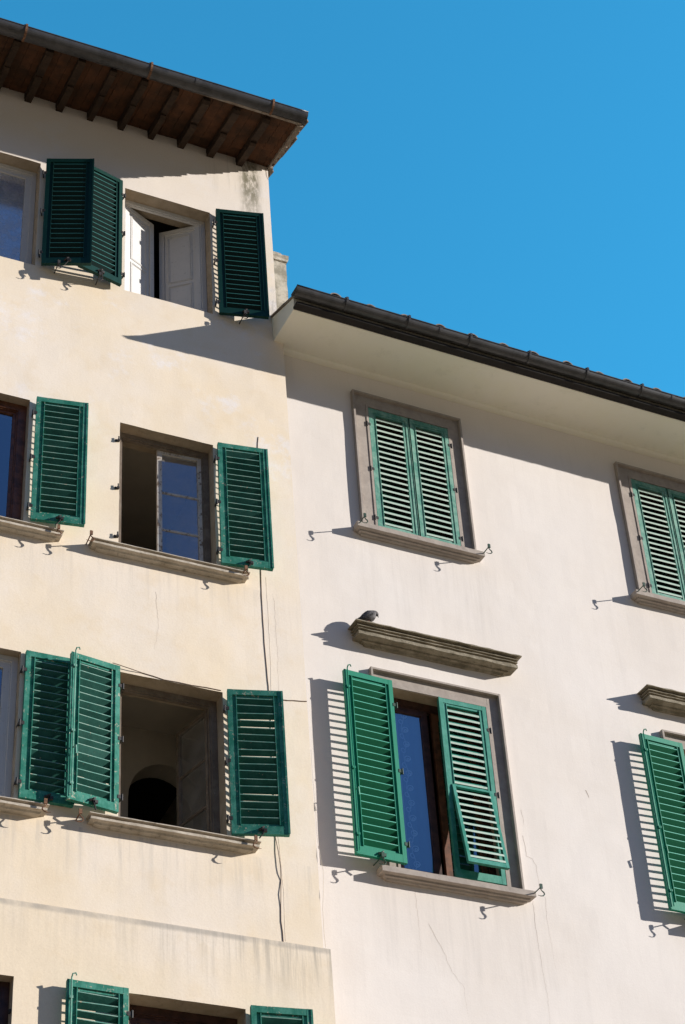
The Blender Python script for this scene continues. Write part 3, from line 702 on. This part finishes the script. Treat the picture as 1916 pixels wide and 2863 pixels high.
cr([(.489, -4.42), (.493, -4.74), (.50, -5.1)], .003); cr([(1.95, -4.25), (1.93, -4.5), (1.96, -5.0)], .003); cr([(2.62, -2.92), (2.65, -3.0)], .010)
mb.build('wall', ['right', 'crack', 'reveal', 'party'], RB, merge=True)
for dx in (0, DX):
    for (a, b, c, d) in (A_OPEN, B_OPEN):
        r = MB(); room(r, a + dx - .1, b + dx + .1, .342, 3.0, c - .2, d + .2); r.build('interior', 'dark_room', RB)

def surround(x0, x1, zb, zt, op, dx):
    s = MB(); d = .056; rw = .022
    # raised outer rim
    s.box(x0 + dx, x0 + rw + dx, -d, .03, zb, zt); s.box(x1 - rw + dx, x1 + dx, -d, .03, zb, zt); s.box(x0 + rw + dx, x1 - rw + dx, -d + .001, .03, zt - rw, zt - .001)
    y = -.0105
    # flat band and inner lip
    s.box(x0 + rw + dx, op[0] - .025 + dx, y, .03, zb, zt - rw - .001); s.box(op[1] + .025 + dx, x1 - rw + dx, y, .03, zb, zt - rw - .001)
    s.box(op[0] - .025 + dx, op[1] + .025 + dx, y + .001, .03, op[3] + .025, zt - rw - .002)
    y = -.019
    s.box(op[0] - .028 + dx, op[0] - .001 + dx, y, .34, zb, op[3] + .001); s.box(op[1] + .001 + dx, op[1] + .028 + dx, y, .34, zb, op[3] + .001)
    s.box(op[0] - .028 + dx, op[1] + .028 + dx, y + .001, .34, op[3] + .002, op[3] + .028)
    return s.build('window_surround', 'stone', RB)
rs_prof = [(.120, 0), (.121, -.060), (.110, -.064), (.078, -.068), (.074, -.084), (.050, -.088), (.040, -.104), (.0, -.108)]
def right_sill(x0, x1, z, dx):
    s = MB(); s.moulding(x0 + dx, x1 + dx, [(d, z + q) for d, q in rs_prof], .003, 24); s.box(x0 + .32 + dx, x1 - .32 + dx, .055, .33, z - .04, z - .002)
    return s.build('sill', 'stone', RB)
hood_prof = [(.200, 0), (.200, -.012), (.150, -.015), (.148, -.036), (.172, -.039), (.172, -.047), (.148, -.050), (.146, -.066), (.163, -.070), (.163, -.078), (.140, -.081), (.138, -.100),
             (.158, -.103), (.158, -.140), (.150, -.144), (.080, -.148), (.076, -.162), (.045, -.166), (.03, -.188)]
for dx, tA, tB in ((0, 'in the first upper window of the pale building', 'first'), (DX, 'in the second upper window', 'second')):
    surround(.210, 1.613, -.172, 1.793, A_OPEN, dx); right_sill(.111, 1.672, -.171, dx)
    surround(.168, 1.684, -4.273, -1.983, B_OPEN, dx); right_sill(.088, 1.767, -4.272, dx)
    h = MB(); h.moulding(-.037 + dx, 1.922 + dx, [(d, -1.535 + q) for d, q in hood_prof], .006, 60); h.build('window_hood', 'stone_hood', RB)
    # closed pair, upper window
    shutter(RB, .418 + dx, .004, -.150, 1.612, .515, 0, 1, 'pale_green', mode='flap0' if False else 'closed', hinge_mat='iron', label='faded closed shutter ' + tA + ', hinged at left', tout=.025)
    shutter(RB, 1.441 + dx, .004, -.150, 1.612, .510, 0, -1, 'pale_green', mode='closed', hinge_mat='iron', label='faded closed shutter ' + tA + ', hinged at right', tout=.025)
    # lower window: one leaf folded back, one closed with its flap pushed out
    shutter(RB, .366 + dx, -.095 + (.012 if dx else 0), -4.212, -2.147, .553, 2.6, -1, 'new_green', slat_mat='new_slat', bolt=True, hinge_mat='iron_green', label='bright green shutter folded back beside the %s hooded window' % tB)
    shutter(RB, 1.508 + dx, .004, -4.20, -2.150, .552, 0, -1, 'teal_green', mode='flap', hinge_mat='iron', label='closed green shutter of the %s hooded window, its lower flap pushed out' % tB, tout=.024)
    # windows behind
    frame_window(RB, B_OPEN[0] + .002 + dx, B_OPEN[1] - .002 + dx, -4.26, -2.162, .15, .07, 'dark_wood', depth=.06)
    casement(RB, .418 + dx, .19, -4.19, -2.235, .485, 0, 1, 'dark_wood', st=.07); casement(RB, 1.44 + dx, .19, -4.19, -2.235, .485, 0, -1, 'brown_wood', st=.07)
    cu = MB(); n = 40
    for i in range(n):
        xa_, xb_ = .43 + .44 * i / n, .43 + .44 * (i + 1) / n; ya, yb = .235 + .006 * math.sin(xa_ * 60), .235 + .006 * math.sin(xb_ * 60)
        cu.face([(xa_, ya, -4.2), (xb_, yb, -4.2), (xb_, yb, -2.24), (xa_, ya, -2.24)])
    cu.build('curtain', 'curtain', RB, (dx, 0, 0))
    frame_window(RB, A_OPEN[0] + .002 + dx, A_OPEN[1] - .002 + dx, -.16, 1.615, .17, .06, 'dark_wood'); casement(RB, .48 + dx, .20, -.1, 1.55, .44, 0, 1, 'dark_wood', st=.06); casement(RB, 1.38 + dx, .20, -.1, 1.55, .44, 0, -1, 'dark_wood', st=.06)
    shutter_hook(RB, .135 + dx, 0, -.20, .25, 1, 'iron_green'); shutter_hook(RB, 1.655 + dx, 0, -.20, .25, 1, 'iron_green')
    shutter_hook(RB, .06 + dx, 0, -4.23, .20, 1, 'iron_green'); shutter_hook(RB, 1.75 + dx, 0, -4.30, .25, 1, 'iron_green')

# smooth boxed cornice with a small cove at the wall
cv = []
cv.append((.02, 2.085))
for k in range(7):
    t = math.pi / 2 * k / 6; cv.append((-.075 * math.sin(t) , 2.085 + .035 * (1 - math.cos(t)) + 0.0))
cv += [(-.675, 2.128), (-.690, 2.16), (-.690, 2.29), (.02, 2.535)]
co = MB(); co.prism(cv, -.792, 7.2)
co.build('cornice', 'soffit', RB)
RR = empty('roof', None, RB)
bd = MB(); n = 40
for i in range(n):
    x0_ = -.802 + 8.0 * i / n; bd.box(x0_, x0_ + .199, -.795, -.6915, 2.118 + random.uniform(-.002, .002), 2.15)
bd.build('fascia', 'fascia', RR)
rt = MB(); SR = .35
def slabr(mb, x0, x1, y0, y1, b0, th):
    mb.hexa([(x0, y0, b0 + SR * y0), (x1, y0, b0 + SR * y0), (x1, y1, b0 + SR * y1), (x0, y1, b0 + SR * y1),
             (x0, y0, b0 + th + SR * y0), (x1, y0, b0 + th + SR * y0), (x1, y1, b0 + th + SR * y1), (x0, y1, b0 + th + SR * y1)])
slabr(rt, -.80, 7.3, -.83, 4.5, 2.540, .035)
xs = [-.36, .09, .53, .965, 1.39, 1.81, 2.21, 2.65, 3.11, 3.49, 3.91, 4.35, 4.78, 5.2, 5.63, 6.05]
for x in xs:
    for j in range(11):
        y0_ = -.875 + .40 * j + random.uniform(-.015, .015); cover_tile(rt, x + random.uniform(-.008, .008), y0_, y0_ + .45, 2.580 - .010 * (j % 2), .085, .07, SR)
for j in range(10):
    y0_ = -.84 + .38 * j; cover_tile(rt, -.765, y0_, y0_ + .43, 2.545, .05, .04, SR)
rt.build('tiles', 'tile', RR)
G2, ring2 = gutter(RB, -.852, 7.3, -.838, 2.265, .081, fall=.0, joints=(.95, 4.1))
for x in (-.235, .545, 1.34, 2.12, 2.905, 3.67, 4.45, 5.2): bracket(G2, ring2, x, .081, 'gutter')
ch = MB()
def rough_box(mb, x0, x1, y0, y1, z0, z1, j=.012, s=8):
    n = max(2, int((z1 - z0) / .12)); lay = []
    for i in range(n + 1):
        z = z0 + (z1 - z0) * i / n; row = []
        for (x, y) in ((x0, y0), ((x0 + x1) / 2, y0), (x1, y0), (x1, (y0 + y1) / 2), (x1, y1), (x0, y1)):
            row.append((x + j * noise.noise(Vector((x * s, y * s, z * s))), y + j * noise.noise(Vector((x * s + 7, y * s, z * s))), z))
        lay.append(row)
    for a, b in zip(lay, lay[1:]):
        for k in range(6): mb.face([a[k], a[(k + 1) % 6], b[(k + 1) % 6], b[k]])
    mb.face(lay[0][::-1]); mb.face(lay[-1])
rough_box(ch, -.60, -.035, .96, 1.5, 2.75, 4.66, .022, 6); rough_box(ch, -.62, -.02, .94, 1.52, 4.661, 4.76, .03, 14); rough_box(ch, -.58, -.07, .99, 1.47, 4.761, 4.83, .04, 17)
ch.build('chimney', 'chimney', RR)['label'] = 'lichened chimney stub behind the corner of the cream building'

# ------------------------------------------------------------ cables on the cream wall
def wall_cable(name, pts, r, label, par_mat, cat='cable', sub=5):
    c = MB(); out = []
    for a, b in zip(pts, pts[1:]):
        a, b = Vector(a), Vector(b); n = max(2, int((b - a).length / .12))
        for i in range(n):
            p = a.lerp(b, i / n); out.append(p + Vector((random.uniform(-.004, .004), 0, random.uniform(-.004, .004))))
    out.append(Vector(pts[-1]))
    out = [Vector((p.x, wob(p.x, p.z, .0045, 1.0) - r * .9, p.z)) if p.y > -.0105 or abs(p.y + .012) < .0006 else p for p in out]
    c.tube([ml @ p for p in out], r, 6)
    return tag(c.build(name, par_mat), label, cat, 'cables along the cream wall')
wall_cable('wall_cable', [(-1.083, -.0085, .536), (-1.093, -.0085, .357), (-1.11, -.0095, -.5), (-1.131, -.0085, -1.351), (-1.137, -.0085, -1.66), (-1.126, -.0095, -2.235), (-1.118, -.0085, -2.7), (-1.106, -.0085, -2.816),
    (-1.116, -.0085, -3.9), (-1.114, -.012, -4.45), (-1.086, -.018, -4.742), (-1.088, -.012, -4.88), (-1.102, -.0085, -5.29), (-1.092, -.012, -5.49)], .0034,
    'long thin brown cable hanging down the cream wall near its right edge', 'cable')
wall_cable('wall_cable', [(-1.075, -.012, -1.4), (-1.07, -.012, -2.3), (-1.085, -.012, -3.0), (-1.09, -.012, -4.4), (-1.06, -.012, -5.0), (-1.07, -.006, -5.48)], .0009,
    'thread-thin pale wire beside the long brown cable', 'left')
wall_cable('wall_cable', [(-.98, -.012, -2.893), (-.85, -.012, -2.872), (-.716, -.012, -2.85)], .0045, 'short level cable stub running from a shutter to the corner of the cream wall', 'cable')
wall_cable('wall_cable', [(-2.68, -.03, -2.885), (-2.57, -.02, -2.886), (-2.38, -.0085, -2.905), (-2.167, -.0085, -2.932), (-1.9, -.0085, -2.936), (-1.6, -.0085, -2.925)], .004,
    'sagging cable along the top edge of the window with the arched room', 'cable')
wall_cable('wall_cable', [(-.705, -.012, -3.4), (-.70, -.012, -4.4), (-.672, -.014, -4.72), (-.695, -.012, -5.1), (-.69, -.012, -5.48)], .0018, 'loose pale wire hanging at the seam between the two buildings', 'left')

# ------------------------------------------------------------ pigeon on the hood
def pigeon():
    PG = empty('pigeon', None, None, (0.120, -.135, -1.535), (0, 0, R(-8)))
    tag(PG, 'dark grey pigeon hunched on the left end of the first stone window hood', 'bird')
    body = MB()
    # spine from tail tip to beak root: (x, z, half width y, half height)
    sp = [(-.125, .026, .012, .004), (-.095, .040, .022, .010), (-.065, .058, .036, .024), (-.030, .080, .052, .045), (.010, .098, .060, .062), (.042, .118, .058, .064),
          (.066, .138, .048, .052), (.084, .152, .036, .038), (.098, .156, .030, .031), (.110, .150, .027, .027), (.119, .141, .021, .021), (.125, .133, .012, .012), (.128, .128, .004, .004)]
    n = 16; b = 0
    for i, (x, z, hw, hh) in enumerate(sp):
        p0 = sp[max(i - 1, 0)]; p1 = sp[min(i + 1, len(sp) - 1)]; t = Vector((p1[0] - p0[0], 0, p1[1] - p0[1])).normalized(); nn = Vector((-t.z, 0, t.x))
        for k in range(n):
            a = 2 * math.pi * k / n; q = Vector((x, 0, z)) + nn * hh * math.cos(a) + Vector((0, 1, 0)) * hw * math.sin(a)
            body.v.append(tuple(q + Vector((0, 0, .002 * noise.noise(q * 60)))))
    for i in range(len(sp) - 1):
        for k in range(n): body.f.append((i * n + k, i * n + (k + 1) % n, (i + 1) * n + (k + 1) % n, (i + 1) * n + k)); body.mi.append(0)
    body.f.append(tuple(range(n - 1, -1, -1))); body.mi.append(0); e = (len(sp) - 1) * n; body.f.append(tuple(e + k for k in range(n))); body.mi.append(0)
    o = body.build('body', 'feather', PG, smooth=True)
    for sgn in (-1, 1):
        wg = MB(); N = 8; top = []; bot = []
        for i in range(N + 1):
            t = i / N; x = .062 - .175 * t; z = .118 - .078 * t; hh = .040 * math.sin(math.pi * min(1, .18 + .80 * t)) + .004; yy = sgn * (.057 - .034 * t * t)
            top.append((x, yy * .80, z + hh * .75)); bot.append((x - .008, yy * 1.0, z - hh * .75)); 
        mid = [((a[0] + c[0]) / 2, sgn * (abs(a[1]) * .5 + abs(c[1]) * .5 + .009), (a[2] + c[2]) / 2) for a, c in zip(top, bot)]
        for i in range(N):
            wg.face([top[i], top[i + 1], mid[i + 1], mid[i]]); wg.face([mid[i], mid[i + 1], bot[i + 1], bot[i]])
            wg.face([(p[0], p[1] - sgn * .006, p[2]) for p in (top[i], bot[i], bot[i + 1], top[i + 1])])
        wg.build('wing', 'wing_feather', PG, smooth=False)
        lg = MB(); lg.tube([(.012, sgn * .020, .055), (.016, sgn * .020, .022), (.018, sgn * .020, .004)], .004, 6)
        for a in (-30, 0, 30): lg.tube([(.018, sgn * .020, .004), (.018 + .026 * math.cos(R(a)), sgn * .020 + .026 * math.sin(R(a)), .003)], .003, 5)
        lg.tube([(.018, sgn * .020, .004), (.002, sgn * .020, .003)], .003, 5); lg.build('leg', 'bird_leg', PG)
        ey = MB(); ey.tube([(.108, sgn * .022, .158), (.108, sgn * .0275, .158)], .0045, 8); ey.build('eye', 'bird_eye', PG)
    bk = MB(); bk.tube([(.122, 0, .136), (.129, 0, .122), (.131, 0, .108)], [.006, .0045, .0015], 8); bk.build('beak', 'iron', PG)
M['feather'] = stone('mottled_grey_feathers', (0.035, 0.032, 0.033, 1), (0.15, 0.14, 0.14, 1), 0.8, 0.9, 38)
M['wing_feather'] = stone('dark_wing_feathers', (0.018, 0.016, 0.016, 1), (0.07, 0.062, 0.06, 1), 0.8, 0.7, 50)
M['bird_leg'] = plain('pink_bird_skin', (0.35, 0.12, 0.09, 1)); M['bird_eye'] = plain('orange_bird_eye', (0.3, 0.1, 0.02, 1), 0.2)
pigeon()
